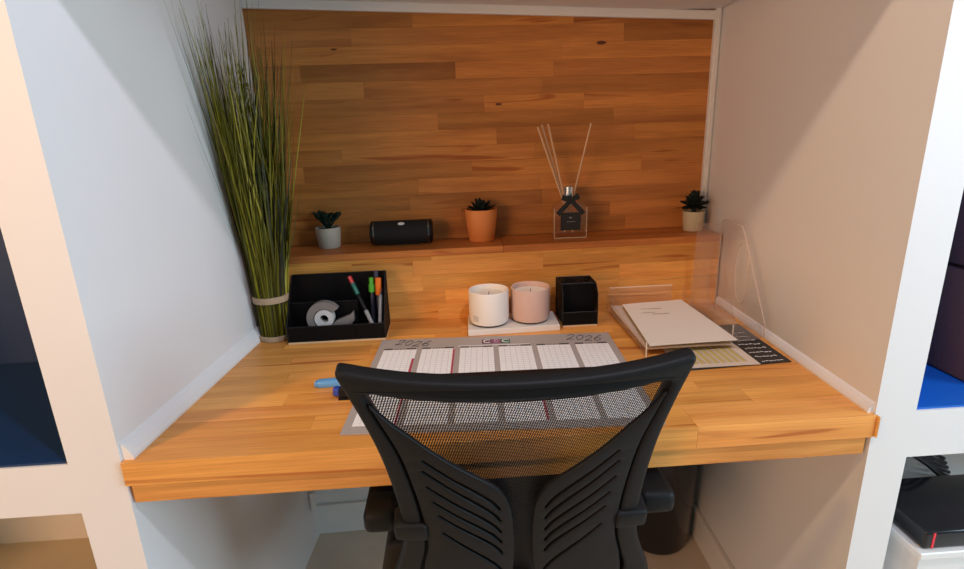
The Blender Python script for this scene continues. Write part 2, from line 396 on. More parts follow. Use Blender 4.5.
for y0, y1 in ((.05, .2), (.2, .38), (.38, .60)):
    stave(desk, -.575, .595, None, H-.075, H-.0404, wdesk, .95, True, y0, y1)
o = obj('end_block', box((.5985, -.010, H-.040), (.6035, .0, H-.001), .002), wdesk, desk); o.color = (.95, .95, .95, 1)
def copy_tree(o, parent=None):
    c = o.copy(); C.objects.link(c); c.parent = parent
    for ch in list(o.children): copy_tree(ch, c)
    return c

# ------------------------------------------------------------------ office chair
CB = -.15+.3*.19
def cbp(u, v, w=0):
    """point on the reclined backrest: u across, v up along it, w out towards the room"""
    zz = v*.958; n = Vector((0, -1, -.3)).normalized()
    p = Vector((u*1.02+.003-.035*v, CB-.3*zz+.014*(u/.2)**2, zz+H-.007-.012*u))
    return p+n*w
chair = thing('office_chair', 'black office chair with mesh back and slotted wing supports pulled up to the desk', 'chair', (.005, .20, 0))
half_out = [(0, .189), (.06, .190), (.125, .195), (.172, .202), (.205, .209), (.217, .210), (.220, .203), (.216, .187), (.203, .138), (.190, .077), (.182, .017), (.178, -.04), (.177, -.09), (.182, -.15), (.198, -.21), (.214, -.26), (.216, -.30), (.19, -.325), (.1, -.33), (0, -.33)]
half_in = [(0, .157), (.063, .158), (.126, .164), (.165, .171), (.184, .174), (.190, .167), (.182, .135), (.163, .067), (.153, 0), (.147, -.07), (.146, -.14), (.158, -.20), (.168, -.25), (.15, -.285), (.08, -.295), (0, -.295)]
def sym(h, n=5):
    c = catmull(h, n); return c+[(-u, v) for u, v in c[::-1][1:-1]]
obj('back_frame', plate([sym(half_out), sym(half_in)], .026, .007, cbp), black, chair, True)
def mesh_panel():
    bm = bmesh.new()
    L = [(u*1.015, v) for u, v in catmull(half_in, 4)]
    rows_ = []
    for i in range(40):
        v = .163-(.163+.29)*i/39
        # half width at v
        hw = 0
        for (ua, va), (ub, vb) in zip(L, L[1:]):
            if (va-v)*(vb-v) <= 0 and abs(va-vb) > 1e-6: hw = max(hw, ua+(ub-ua)*(v-va)/(vb-va))
        rows_.append((v, hw))
    rows_[0] = (.163, .180)
    top = []
    grid = []
    # the top edge follows the frame
    for k in range(25):
        f = -1+2*k/24
        grid_col = []
        for i, (v, hw) in enumerate(rows_):
            vv = v+(.020*abs(f)**2*(1-i/39)**3)
            grid_col.append(bm.verts.new(cbp(f*hw, vv, -.004)))
        grid.append(grid_col)
    for a, b_ in zip(grid, grid[1:]):
        for i in range(len(a)-1): bm.faces.new((a[i], a[i+1], b_[i+1], b_[i]))
    return bm
obj('back_mesh', mesh_panel(), chair_mesh, chair, True)
def slot(pts, w0):
    c = catmull(pts, 6); L, R = [], []
    for i, p in enumerate(c):
        a = c[max(0, i-1)]; b_ = c[min(len(c)-1, i+1)]; dx, dy = b_[0]-a[0], b_[1]-a[1]; l = math.hypot(dx, dy)
        t = i/(len(c)-1); ww = w0*(.25+.75*math.sin(math.pi*min(1, .12+t*.80))**.6)
        L.append((p[0]-dy/l*ww, p[1]+dx/l*ww)); R.append((p[0]+dy/l*ww, p[1]-dx/l*ww))
    return L+R[::-1]
wing = catmull([(.186, .158), (.166, .128), (.138, .096), (.105, .064), (.075, .037), (.048, .012), (.030, -.012), (.018, -.05), (.014, -.10), (.014, -.17), (.022, -.23), (.06, -.262), (.11, -.27), (.158, -.262), (.155, -.20), (.143, -.14), (.144, -.07), (.150, 0), (.160, .067), (.178, .130)], 6, True)
slots = []
for vo, vi, uo in ((.058, -.050, .132), (.036, -.077, .134), (.003, -.105, .132), (-.030, -.132, .126), (-.061, -.160, .121), (-.103, -.212, .118)):
    f = lambda t, lift: (uo+(.034-uo)*t, vo+(vi-vo)*t+lift)
    slots.append(slot([(uo, vo), f(.33, .005), f(.66, .010), f(.9, .008), (.032, vi-.004)], .0027))
for s in (-1, 1):
    # wing support, slightly raised towards the room
    fn = lambda u, v, w_, s=s: cbp(s*u, v, w_+.010+.006*math.sin(max(0, min(1, (u-.014)/.13))*math.pi))
    obj('back_wing', plate([wing]+slots, .008, .0025, fn), black, chair, True)
def boxp(fn, a, b_, bevel, seg=2):
    bm = box(a, b_, bevel, seg)
    for v in bm.verts: v.co = fn(*v.co)
    bmesh.ops.recalc_face_normals(bm, faces=bm.faces)
    return bm
for s in (-1, 1):
    # collar clamped round the frame and arm pad that runs forward under the desk
    obj('arm_collar', boxp(lambda u, v, w_: cbp(s*u, v, w_), (.140, -.122, -.018), (.190, -.086, .020), .006, 3), black, chair, True)
    ox = .012 if s > 0 else .0
    x0, x1 = sorted((s*.186+ox, s*.238+ox*1.6))
    arm = obj('armrest', box((x0, -.044, H-.132), (x1, .20, H-.092), .012, 3), black, chair, True)
    obj('arm_support', hexa([(s*.20+ox, .10, H-.30), (s*.225+ox, .10, H-.30), (s*.225+ox, .16, H-.30), (s*.20+ox, .16, H-.30), (s*.20+ox, .10, H-.14), (s*.225+ox, .10, H-.14), (s*.225+ox, .16, H-.14), (s*.20+ox, .16, H-.14)], .004, 2), black, chair, True)
seat_f = mat('seat_fabric', (.018, .018, .02, 1), .85, var=.15, scale=200, bump=.2)
obj('seat', box((-.235, .00, H-.335), (.245, .47, H-.265), .03, 4), seat_f, chair, True)
obj('seat_plate', box((-.12, .08, H-.375), (.13, .36, H-.335), .006, 1), black, chair)
obj('back_bracket', tube([(.005, .15, H-.36), (.005, .03, H-.365), (.005, -.0, H-.32), (.008, -.012, H-.25)], .022, 10), black, chair, True)
obj('gas_column', lathe([(0, .08), (.028, .08), (.028, .25), (.02, .25), (.02, .39), (0, .39)], 20, (.005, .20, 0)), steel, chair, True)
for k in range(5):
    a = math.radians(90+72*k+12); d = Vector((math.cos(a), math.sin(a), 0)); c0 = Vector((.005, .20, 0))
    leg = obj('base_leg', tube([c0+Vector((0,0,.095))+d*.0, c0+d*.12+Vector((0,0,.09)), c0+d*.27+Vector((0,0,.065))], [.026, .02, .014], 8), black, chair, True)
    q = d.cross(Vector((0,0,1)))
    bm = bmesh.new(); e = c0+d*.27
    for t in (-.014, .014): tube([e+q*(t-.008)+Vector((0,0,.025)), e+q*(t+.008)+Vector((0,0,.025))], .025, 14, bm)
    tube([e+Vector((0,0,.025)), e+Vector((0,0,.075))], .006, 8, bm)
    obj('caster', bm, black, leg, True)

# ------------------------------------------------------------------ waste bin
wb = thing('waste_bin', 'tall black waste bin on the floor under the right end of the desk', 'bin', (.50, .60, 0))
obj('bin_body', lathe([(0, .006), (.076, .0), (.090, .006), (.096, .02), (.110, .36), (.113, .37), (.109, .375), (.105, .36), (.092, .025), (0, .022)], 40, (.50, .60, 0)), black_gloss, wb, True)
obj('bin_rim', lathe([(.108, .366), (.1135, .366), (.1145, .372), (.1135, .378), (.108, .378)], 40, (.50, .60, 0)), blackm, wb, True)

# ------------------------------------------------------------------ desk calendar pad
pad_m = mat('pad_grey', srgb(168, 160, 154), .6, var=.02)
ink = mat('dark_ink', (.05, .045, .04, 1), .6); cell_m = mat('calendar_white', (.86, .85, .83, 1), .65, var=.01)
rule_m = mat('ruling_grey', (.50, .54, .56, 1), .7); red_m = mat('calendar_red', (.42, .05, .08, 1), .6)
cal = thing('desk_calendar', 'large grey 2026 desk pad calendar with rows of white month tables', 'calendar', (-.001, .222, H))
CA = math.radians(-3.2); CW, CH = .527, .405
def cp(u, v, w_=0): return Vector((-.001+u*math.cos(CA)-v*math.sin(CA), .222+u*math.sin(CA)+v*math.cos(CA), H+w_+.0006))
def cbox(u0, u1, v0, v1, w0, w1): return boxp(cp, (u0, v0, w0), (u1, v1, w1), 0)
obj('pad', cbox(-CW/2, CW/2, -CH/2, CH/2, 0, .0025), pad_m, cal)
cwid, gap = .0732, .0118
for row in range(2):
    vt = (.138, -.030)[row]; vb = vt-.150
    for k in range(6):
        u0 = -3*cwid-2.5*gap+k*(cwid+gap); u1 = u0+cwid
        cell = obj('month_table', cbox(u0, u1, vb, vt, .0025, .0029), cell_m, cal)
        bm = bmesh.new()
        for (a, b_) in ((u0, u0+.019), (u1-.022, u1-.002)): bm_box(bm, (a, vt+.001, .0025), (b_, vt+.0075, .0030))
        for q in range(5): bm_box(bm, (u0+.024+q*.006, vt+.002, .0025), (u0+.027+q*.006, vt+.006, .0029))
        for v in bm.verts: v.co = cp(*v.co)
        obj('month_header', bm, ink, cell)
        bm = bmesh.new()
        for q in range(1, 6): bm_box(bm, (u0+q*cwid/6-.0004, vb+.003, .0029), (u0+q*cwid/6+.0003, vt-.002, .00305))
        for q in range(1, 16): bm_box(bm, (u0+.002, vb+q*.0094-.0003, .0029), (u1-.002, vb+q*.0094+.0003, .00305))
        for v in bm.verts: v.co = cp(*v.co)
        obj('ruling', bm, rule_m, cell)
        if (row, k) in ((0, 1), (1, 0), (1, 3)): obj('holiday_strip', cbox(u1-.004, u1, vb, vt-.003, .0029, .0032), red_m, cell)
        if (row, k) == (0, 0): obj('holiday_strip', cbox(u1-.005, u1, vb, vt-.05, .0029, .0032), red_m, cell)
# handwriting-like year at both top corners, drawn as thin strokes
def year(uc, vc, sc):
    glyph = {'2': [(0, .75), (.15, .98), (.42, .95), (.48, .7), (.25, .35), (-.02, .02), (.2, .08), (.55, .0)],
             '0': [(.3, .98), (.05, .7), (.05, .25), (.28, .0), (.5, .3), (.5, .75), (.3, .98)],
             '6': [(.5, 1.0), (.18, .7), (.02, .3), (.2, .0), (.48, .1), (.5, .38), (.28, .5), (.06, .3)]}
    bm = bmesh.new(); x = -1.32
    for ch, dy in zip('2026', (.25, .12, -.12, -.1)):
        pts = catmull([cp(uc+(x+px+.25*py)*sc, vc+(py-.5+dy)*sc, .003) for px, py in glyph[ch]], 6)
        tube([Vector(p) for p in pts], .0008, 4, bm); x += .68
    obj('year_lettering', bm, ink, cal)
year(-.190, .173, .029); year(.200, .173, .029)
# coloured logo squares with white letters
lg = obj('logo', cbox(-.031, .033, .158, .182, .0025, .0029), mat('logo_violet', (.10, .012, .06, 1), .5), cal)
obj('logo_block', cbox(-.009, .012, .158, .182, .0029, .0031), mat('logo_plum', (.22, .05, .13, 1), .5), lg)
obj('logo_block', cbox(.012, .033, .158, .182, .0029, .0031), mat('logo_green', (.01, .11, .05, 1), .5), lg)
wl = mat('white_print', (.85, .85, .83, 1), .6)
for ch, u in (('C', -.020), ('E', .0015), ('C', .0225)):
    obj('letter', text_bm(ch, .026, lambda x, y, z_, u=u: cp(u+x, .170+y, .0032+z_)), wl if ch == 'C' else mat('print_pink', (.5, .3, .4, 1), .6), lg)
obj('slogan_line', cbox(-.085, .075, .1485, .1505, .0025, .0028), wl, cal)

# ------------------------------------------------------------------ candles on a tray
mar = mat('marble_white', (.68, .65, .60, 1), .4, var=.10, scale=25)
tray = obj('candle_tray', hexa([(-.052, .437, H), (.168, .445, H), (.170, .548, H), (-.048, .542, H), (-.052, .437, H+.015), (.168, .445, H+.015), (.170, .548, H+.015), (-.048, .542, H+.015)], .002, 2), mar)
tag(tray, 'small off-white rectangular slab tray under the two candles', 'tray')
wax = mat('wax', (.80, .74, .63, 1), .5, var=.02)
def candle(name, label, x, y, m, rr):
    t = thing(name, label, 'candle', (x, y, H+.015), 'jar candles on the white tray')
    b = H+.0155
    obj('jar', lathe([(0, 0), (rr*.80, 0), (rr*.93, .004), (rr, .016), (rr, .082), (rr-.0015, .0835), (rr-.004, .082), (rr-.004, .068), (0, .068)], 40, (x, y, b)), m, t, True)
    obj('base_ring', lathe([(rr*.72, -.0004), (rr*.88, -.0004), (rr*.935, .0035), (rr*.94, .0045), (rr*.72, .001)], 40, (x, y, b)), mat('dark_ring', (.05, .04, .035, 1), .2), t, True)  # darker ring round the foot of the jar
    obj('wax', lathe([(0, .0685), (rr-.0045, .0685), (rr-.0045, .0705), (0, .0695)], 36, (x, y, b)), wax, t, True)
    obj('wick', tube([(x, y, b+.069), (x+.001, y, b+.077)], .0008, 6), ink, t)
    return t
c1 = candle('jar_candle', 'white glass jar candle, left one on the slab tray', .0025, .490, mat('frosted_white', (.80, .76, .70, 1), .25, var=.02), .0485)
bm = bmesh.new()
for q in range(8): bm_box(bm, (-.95+q*.0425, H+.030, 0), (-.95+(q+1)*.0425, H+.044, .0004))
for v in bm.verts: aa, zz_, cc = v.co; v.co = Vector((.0025+(.0487+cc)*math.sin(aa), .490-(.0487+cc)*math.cos(aa), zz_))
obj('label_print', bm, mat('grey_print', (.55, .52, .48, 1), .6), c1)
candle('jar_candle', 'dusty pink glass jar candle, right one on the slab tray', .1045, .497, mat('frosted_pink', (.62, .43, .36, 1), .28, var=.02), .0475)

# ------------------------------------------------------------------ black mesh memo box
def wiresheet(poly, d): return prism(poly, d)
mb = thing('memo_box', 'small black wire-mesh memo box standing right of the candles', 'memo box', (.222, .51, H))
x0, x1, y0, y1, zt = .178, .262, .462, .545, H+.104
zb = H+.006
obj('base', box((x0-.001, y0-.002, H), (x1+.001, y1, zb), .001), palewood, mb)
t = .0012
obj('back_panel', box((x0, y1-t, zb), (x1, y1, zt)), wire_mesh, mb)
obj('floor_panel', box((x0, y0, zb), (x1, y1, zb+t)), blackm, mb)
for x in (x0, x1-t): obj('side_panel', prism([(x, y0, zb), (x, y1, zb), (x, y1, zt), (x, y0+.02, zt), (x, y0, zt-.022)], (t, 0, 0)), wire_mesh, mb)
obj('front_lip', box((x0, y0, zb), (x1, y0+t, zb+.032)), wire_mesh, mb)
obj('front_panel', box((x0, y0+.030, zb), (x1, y0+.030+t, zt)), wire_mesh, mb)
bm = bmesh.new()
for a, b_ in (((x0, y0+.02, zt), (x1, y0+.02, zt)), ((x0, y1, zt), (x1, y1, zt)), ((x0, y0+.02, zt), (x0, y1, zt)), ((x1, y0+.02, zt), (x1, y1, zt)), ((x0, y0, zb), (x0, y0, zt-.022)), ((x1, y0, zb), (x1, y0, zt-.022)),
              ((x0, y0, zt-.022), (x0, y0+.02, zt)), ((x1, y0, zt-.022), (x1, y0+.02, zt)), ((x0, y0, zb), (x1, y0, zb)), ((x0, y0, zb+.032), (x1, y0, zb+.032)), ((x0, y1, zb), (x0, y1, zt)), ((x1, y1, zb), (x1, y1, zt))): tube([a, b_], .0016, 6, bm)
obj('wire_rim', bm, blackm, mb)

# ------------------------------------------------------------------ desk organiser, tape dispenser and pens
og = thing('desk_organizer', 'black wire-mesh desk organizer with compartments beside the grass bundle', 'organizer', (-.365, .50, H))
x0, x1, y0, y1 = -.470, -.246, .446, .545
zb = H+.006; zt = H+.142; zf = H+.042
obj('base', box((x0-.001, y0-.002, H), (x1+.001, y1, zb), .001), palewood, og)
obj('floor_panel', box((x0, y0, zb), (x1, y1, zb+t)), blackm, og)
obj('back_panel', box((x0, y1-t, zb), (x1, y1, zt)), wire_mesh, og)
for x in (x0, x1-t): obj('side_panel', prism([(x, y0, zb), (x, y1, zb), (x, y1, zt), (x, y1-.012, zt), (x, y0, zf)], (t, 0, 0)), wire_mesh, og)
obj('front_lip', box((x0, y0, zb), (x1, y0+t, zf)), wire_mesh, og)
xd = -.312
obj('divider', prism([(xd, y0, zb), (xd, y1, zb), (xd, y1, zt-.055), (xd, y0, zf)], (t, 0, 0)), wire_mesh, og)
obj('inner_panel', box((x0, y0+.05, zb), (xd, y0+.05+t, H+.085)), wire_mesh, og)
bm = bmesh.new()
for x in (x0, x1):
    for a, b_ in (((x, y0, zb), (x, y0, zf)), ((x, y0, zf), (x, y1-.012, zt)), ((x, y1-.012, zt), (x, y1, zt)), ((x, y1, zt), (x, y1, zb)), ((x, y0, zb), (x, y1, zb))): tube([a, b_], .0017, 6, bm)
for y, z_, xe in ((y0, zb, x1), (y0, zf, x1), (y1, zt, x1), (y0+.05, H+.085, xd)): tube([(x0, y, z_), (xe, y, z_)], .0017, 6, bm)
obj('wire_rim', bm, blackm, og)
# tape dispenser
td = thing('tape_dispenser', 'clear tape dispenser with white core inside the black organizer', 'tape dispenser', (-.375, .475, zb+t))
tc = Vector((-.388, .478, H+.052))
def ringxz(c, ro, ri, y0, y1, a0=0, a1=2*math.pi, n=36):
    bm = bmesh.new(); prev = None; full = abs(a1-a0-2*math.pi) < 1e-6; first = None
    for i in range(n+1):
        a = a0+(a1-a0)*i/n
        q = [bm.verts.new((c.x+r_*math.cos(a), y, c.z+r_*math.sin(a))) for r_, y in ((ri, y0), (ro, y0), (ro, y1), (ri, y1))]
        if prev:
            for k in range(4): bm.faces.new((prev[k], prev[(k+1)%4], q[(k+1)%4], q[k]))
        else: first = q
        prev = q
    if not full: bm.faces.new(first); bm.faces.new(prev[::-1])
    bmesh.ops.remove_doubles(bm, verts=bm.verts, dist=1e-6); bmesh.ops.recalc_face_normals(bm, faces=bm.faces)
    return bm
tape_m = mat('clear_plastic_grey', (.22, .20, .18, 1), .25, var=.1)
obj('housing', ringxz(tc, .041, .024, .469, .487, math.radians(35), math.radians(330)), tape_m, td, True)
obj('tape_core', ringxz(tc, .022, .010, .466, .490), mat('core_white', (.62, .60, .57, 1), .4), td, True)
obj('cutter_arm', prism([(tc.x+.026, .470, tc.z-.008), (tc.x+.058, .470, tc.z+.004), (tc.x+.068, .470, tc.z+.013), (tc.x+.070, .470, tc.z-.008), (tc.x+.050, .470, tc.z-.032), (tc.x+.010, .470, tc.z-.0405)], (0, .016, 0), .001), tape_m, td)
def pen(name, label, a, b_, r_, segs, m_tip=None):
    """segs: list of (fraction0, fraction1, material, part name, radius factor)"""
    a, b_ = Vector(a), Vector(b_); t_ = thing(name, label, 'pen', a, 'pens in the black organizer')
    for f0, f1, m_, pn, k in segs:
        obj(pn, tube([a.lerp(b_, f0), a.lerp(b_, f0+.02*(f1-f0)), a.lerp(b_, f1-.03*(f1-f0)), a.lerp(b_, f1)], [r_*k*.85, r_*k, r_*k, r_*k*.8], 12), m_, t_, True)
redp = mat('red_plastic', (.55, .03, .03, 1), .35); grn = mat('green_plastic', (.01, .13, .09, 1), .35); lime = mat('lime_plastic', (.09, .42, .03, 1), .35)
orng = mat('orange_plastic', (.85, .17, .01, 1), .35); gry = mat('grey_plastic', (.30, .29, .27, 1), .35); dkb = mat('navy_plastic', (.02, .02, .04, 1), .35)
pen('marker_pen', 'slim pen with red tip and dark green cap leaning left in organizer', (-.268, .462, H+.012), (-.331, .525, H+.137), .005, [(0, .40, gry, 'barrel', 1), (.40, .68, blackm, 'grip', .95), (.68, .88, grn, 'cap', 1.1), (.88, 1, redp, 'end_plug', 1.0)])
pen('highlighter', 'orange-capped highlighter standing at the right of the organizer', (-.266, .512, H+.008), (-.262, .520, H+.132), .0075, [(0, .66, dkb, 'barrel', .85), (.66, 1, orng, 'cap', 1)])
pen('ballpoint_pen', 'lime green pen with a clip standing between the orange and red pens', (-.282, .518, H+.008), (-.279, .526, H+.132), .006, [(0, .70, dkb, 'barrel', .9), (.70, 1, lime, 'cap', 1), (.72, .86, lime, 'clip', 1.35)])
pen('ballpoint_pen', 'dark navy pen standing behind the orange highlighter', (-.272, .530, H+.008), (-.268, .536, H+.146), .005, [(0, .8, dkb, 'barrel', 1), (.8, 1, mat('slate_plastic', (.05, .05, .08, 1), .3), 'cap', 1.1)])
pen('ballpoint_pen', 'grey pen leaning at the right side of the organizer', (-.262, .470, H+.010), (-.258, .522, H+.105), .0042, [(0, .85, gry, 'barrel', 1), (.85, 1, dkb, 'cap', 1.1)])

# ------------------------------------------------------------------ pens on the desk at the left
t_ = thing('sky_blue_marker', 'flat sky-blue marker lying on the desk left of the chair back', 'marker', (-.31, .222, H))
lb = mat('sky_blue_plastic', srgb(95, 160, 215), .35, var=.03)
obj('body', hexa([(-.352, .209, H), (-.265, .215, H), (-.265, .234, H), (-.353, .228, H), (-.352, .209, H+.013), (-.265, .215, H+.013), (-.265, .234, H+.013), (-.353, .228, H+.013)], .003, 2), lb, t_, True)
obj('end_cap', hexa([(-.357, .211, H+.002), (-.351, .211, H+.002), (-.352, .226, H+.002), (-.358, .226, H+.002), (-.357, .211, H+.011), (-.351, .211, H+.011), (-.352, .226, H+.011), (-.358, .226, H+.011)], .0015), lb, t_)
t_ = thing('mini_stapler', 'small black block with a blue end on the desk beside the calendar', 'stapler', (-.29, .172, H))
obj('body', hexa([(-.300, .158, H+.003), (-.245, .160, H+.003), (-.245, .182, H+.003), (-.299, .182, H+.003), (-.300, .160, H+.021), (-.245, .162, H+.021), (-.245, .180, H+.021), (-.299, .180, H+.021)], .002), blackm, t_)
obj('foot', box((-.301, .156, H), (-.246, .184, H+.003)), black, t_)
obj('blue_end', hexa([(-.313, .166, H+.004), (-.300, .162, H+.004), (-.299, .182, H+.004), (-.311, .182, H+.004), (-.313, .168, H+.019), (-.300, .164, H+.019), (-.299, .180, H+.019), (-.311, .180, H+.019)], .003, 2), mat('royal_blue', (.01, .05, .38, 1), .4), t_)

# ------------------------------------------------------------------ things on the ledge
ZT = H+ZL
leafm = mat('succulent_green', (.012, .028, .018, 1), .6, var=.45, scale=60, spec=.2)
leafd = mat('dark_leaf', (.012, .020, .018, 1), .55, var=.4, scale=60, spec=.2)
def leaf(bm, base, d, L, wd, curl=.25, n=5):
    d = Vector(d).normalized(); side = d.cross(Vector((0, 0, 1)))
    if side.length < .05: side = Vector((1, 0, 0))
    side.normalize(); upv = side.cross(d); rows_ = []
    for i in range(n+1):
        t_ = i/n; c = Vector(base)+d*L*t_+upv*L*curl*t_*t_
        ww = wd*math.sin(math.pi*min(.98, .12+t_*.86))**.8
        rows_.append([bm.verts.new(c-side*ww+upv*ww*.35), bm.verts.new(c-upv*ww*.25), bm.verts.new(c+side*ww+upv*ww*.35), bm.verts.new(c+upv*ww*.22)])
    for a, b_ in zip(rows_, rows_[1:]):
        for k in range(4): bm.faces.new((a[k], a[(k+1)%4], b_[(k+1)%4], b_[k]))
    bm.faces.new(rows_[0]); bm.faces.new(rows_[-1])
def pot(label, x, y, rt_, rb, h, m, style, group):
    t_ = thing('potted_succulent', label, 'potted plant', (x, y, ZT), group)
    obj('pot', lathe([(0, 0), (rb-.002, 0), (rb, .002), (rt_*.985, h*.75), (rt_, h-.001), (rt_-.001, h), (rt_-.003, h-.001), (rt_-.004, h-.01), (0, h-.01)], 36, (x, y, ZT+.0002)), m, t_, True)
    obj('soil', lathe([(0, h-.0095), (rt_-.0045, h-.0095), (rt_-.006, h-.006), (0, h-.005)], 24, (x, y, ZT)), mat('soil', (.03, .02, .015, 1), .9, var=.4, scale=150), t_)
    bm = bmesh.new(); b0 = Vector((x, y, ZT+h-.007))
    if style == 'jade':      # forked stems with round paddles
        for k in range(9):
            a = k*2.4+.4; d = Vector((math.cos(a)*(.35+.09*k), math.sin(a)*.45, 1.0)).normalized(); L = random.uniform(.030, .052)
            tube([b0, b0+d*L], .0028, 6, bm)
            for q in range(8):
                aa = random.uniform(0, 6.28); dd = d*.5+Vector((math.cos(aa), math.sin(aa)*.8, random.uniform(-.3, .6)))*.9
                leaf(bm, b0+d*L*random.uniform(.65, 1), dd, random.uniform(.013, .021), .0070, .2)
    elif style == 'rosette':
        for ring, (n, el, L) in enumerate(((9, .25, .040), (8, .65, .037), (6, 1.1, .032))):
            for k in range(n):
                a = 6.283*k/n+ring*.4; leaf(bm, b0, (math.cos(a)*math.cos(el), math.sin(a)*math.cos(el)*.8, math.sin(el)), L*random.uniform(.85, 1.12), .0085, .15)
    else:                    # spiky dense ball of pointed leaves
        for ring, (n, el, L, zz) in enumerate(((9, -.25, .036, .020), (10, .15, .037, .022), (9, .6, .035, .024), (7, 1.1, .032, .028))):
            for k in range(n):
                a = 6.283*k/n+ring*.5; leaf(bm, b0+Vector((0, 0, zz)), (math.cos(a)*math.cos(el), math.sin(a)*math.cos(el)*.8, math.sin(el)), L*random.uniform(.85, 1.1), .0115, .1)
        leaf(bm, b0+Vector((-.005, 0, .016)), (-1, -.1, .02), .052, .003, 0); leaf(bm, b0+Vector((.0, 0, .018)), (1, -.1, .2), .045, .003, 0); leaf(bm, b0+Vector((.0, 0, .022)), (1, -.2, .35), .046, .003, 0)
        tube([b0-Vector((0, 0, .004)), b0+Vector((0, 0, .02))], .006, 8, bm)
    bmesh.ops.recalc_face_normals(bm, faces=bm.faces)
    obj('leaves', bm, leafm if style == 'jade' else leafd, t_)
stone = mat('stoneware', (.52, .47, .40, 1), .6, var=.05, scale=90); terra = mat('terracotta_orange', (.74, .25, .065, 1), .5, var=.04, scale=40)
pot('pale grey pot of dark round-leaved succulent, leftmost on the ledge', -.397, .650, .0315, .0275, .053, stone, 'jade', 'potted succulents on the ledge')
pot('orange terracotta pot with a low dark succulent at middle of the ledge', .000, .655, .0415, .0335, .083, terra, 'rosette', 'potted succulents on the ledge')
pot('pale grey pot with a spiky dark succulent at the right end of the ledge', .572, .658, .028, .0245, .053, mat('beige_stoneware', (.52, .44, .30, 1), .6, var=.05, scale=90), 'spiky', 'potted succulents on the ledge')
# speaker
sp = thing('bluetooth_speaker', 'black cylindrical portable speaker lying on the ledge between two pots', 'speaker', (-.207, .648, ZT))
sx0, sx1, sr = -.288, -.128, .031; sc_ = (.648, ZT+sr+.001)
fab = mat('speaker_fabric', (.005, .005, .0055, 1), .8, var=.3, scale=500, bump=.3)
obj('body', tube([(sx0+.008, *sc_), (sx1-.008, *sc_)], sr-.0005, 36), fab, sp, True)
for a, b_ in ((sx0, sx0+.008), (sx1-.008, sx1)):
    s_ = 1 if a == sx0 else -1
    obj('end_cap', tube([(a if s_ > 0 else b_, *sc_), (a+.003 if s_ > 0 else b_-.003, *sc_), (b_ if s_ > 0 else a, *sc_)], [sr*.82, sr, sr], 36), blackm, sp, True)
    ex = b_+.002 if s_ > 0 else a-.002
    obj('trim_ring', tube([(ex-.0018, *sc_), (ex+.0018, *sc_)], sr+.0006, 36), mat('dark_chrome', (.22, .22, .22, 1), .25, 1), sp, True)
a_ = math.radians(52)
bm = bmesh.new(); n_ = Vector((0, -math.cos(a_), math.sin(a_))); tv = Vector((0, math.sin(a_), math.cos(a_)))
pc = Vector((-.207, *sc_))+n_*sr
prism([pc+Vector((1, 0, 0))*.0085*math.cos(6.283*k/20)+tv*.0045*math.sin(6.283*k/20) for k in range(20)], n_*.0012, bm=bm)
obj('badge', bm, mat('silver_badge', (.75, .75, .75, 1), .3), sp)
bm = bmesh.new(); bm_box(bm, (-.25, .640, ZT), (-.165, .656, ZT+.003)); obj('foot', bm, blackm, sp)
# reed diffuser
rd = thing('reed_diffuser', 'clear glass reed diffuser bottle with black bow, label and wooden reeds', 'diffuser', (.230, .648, ZT))
bx, by = .230, .648
hw, hd, bh = .043, .024, .096
def bprof(k, z0=0): return [(-hw*k, z0+.004), (-hw*k+.004, z0), (hw*k-.004, z0), (hw*k, z0+.004), (hw*k, bh-.018), (hw*k-.018, bh), (-hw*k+.018, bh), (-hw*k, bh-.018)]
obj('bottle', prism([(bx+px, by-hd, ZT+.0005+pz) for px, pz in bprof(1)], (0, 2*hd, 0), .003, 2), glass, rd, True)
bm = bmesh.new()
for px0, px1 in ((-hw-.0004, -hw+.0014), (hw-.0014, hw+.0004)): bm_box(bm, (bx+px0, by-hd-.0006, ZT+.003), (bx+px1, by-hd+.002, ZT+bh-.016))
bm_box(bm, (bx-hw, by-hd-.0006, ZT+.0005), (bx+hw, by-hd+.002, ZT+.003))
obj('thick_edges', bm, mat('glass_edge', (.52, .40, .28, 1), .15), rd)
obj('liquid', prism([(bx+px*.9, by-hd*.8, ZT+.004+pz*.55) for px, pz in bprof(.98, .004)], (0, 1.6*hd, 0), .002), clear('liquid', (.96, .90, .80, 1), .1), rd)
obj('neck', lathe([(.012, bh), (.012, bh+.012), (.0135, bh+.012), (.0135, bh+.036), (.006, bh+.037), (.006, bh)], 20, (bx, by, ZT)), steel, rd, True)
lab = obj('front_label', box((bx-.026, by-hd-.0012, ZT+.022), (bx+.026, by-hd-.0002, ZT+.068)), mat('label_black', (.012, .011, .011, 1), .5), rd)
bm = bmesh.new(); bm_box(bm, (bx-.010, by-hd-.0015, ZT+.0435), (bx+.012, by-hd-.0012, ZT+.0447)); bm_box(bm, (bx-.004, by-hd-.0015, ZT+.053), (bx+.003, by-hd-.0012, ZT+.0565))
obj('label_print', bm, mat('print_grey', (.25, .24, .22, 1), .6), lab)
rib = mat('black_ribbon', (.010, .010, .011, 1), .6, var=.2)
bm = bmesh.new(); yb = by-hd-.003
def band(p, q, wd):
    p, q = Vector(p), Vector(q); d = (q-p).normalized(); s_ = Vector((d.z, 0, -d.x))*wd
    prism([p-s_, q-s_*1.15, q+s_*1.15, p+s_], (0, .0025, 0), bm=bm)
kx, kz = bx, ZT+bh+.004
band((kx, yb, kz), (kx+.034, yb+.001, kz-.036), .0055); band((kx, yb-.001, kz), (kx-.034, yb, kz-.036), .0055)
band((kx, yb, kz), (kx+.021, yb+.001, kz+.010), .0065); band((kx, yb-.001, kz), (kx-.023, yb, kz+.008), .0065)
bm_box(bm, (kx-.006, yb-.003, kz-.005), (kx+.006, yb+.003, kz+.006), .001)
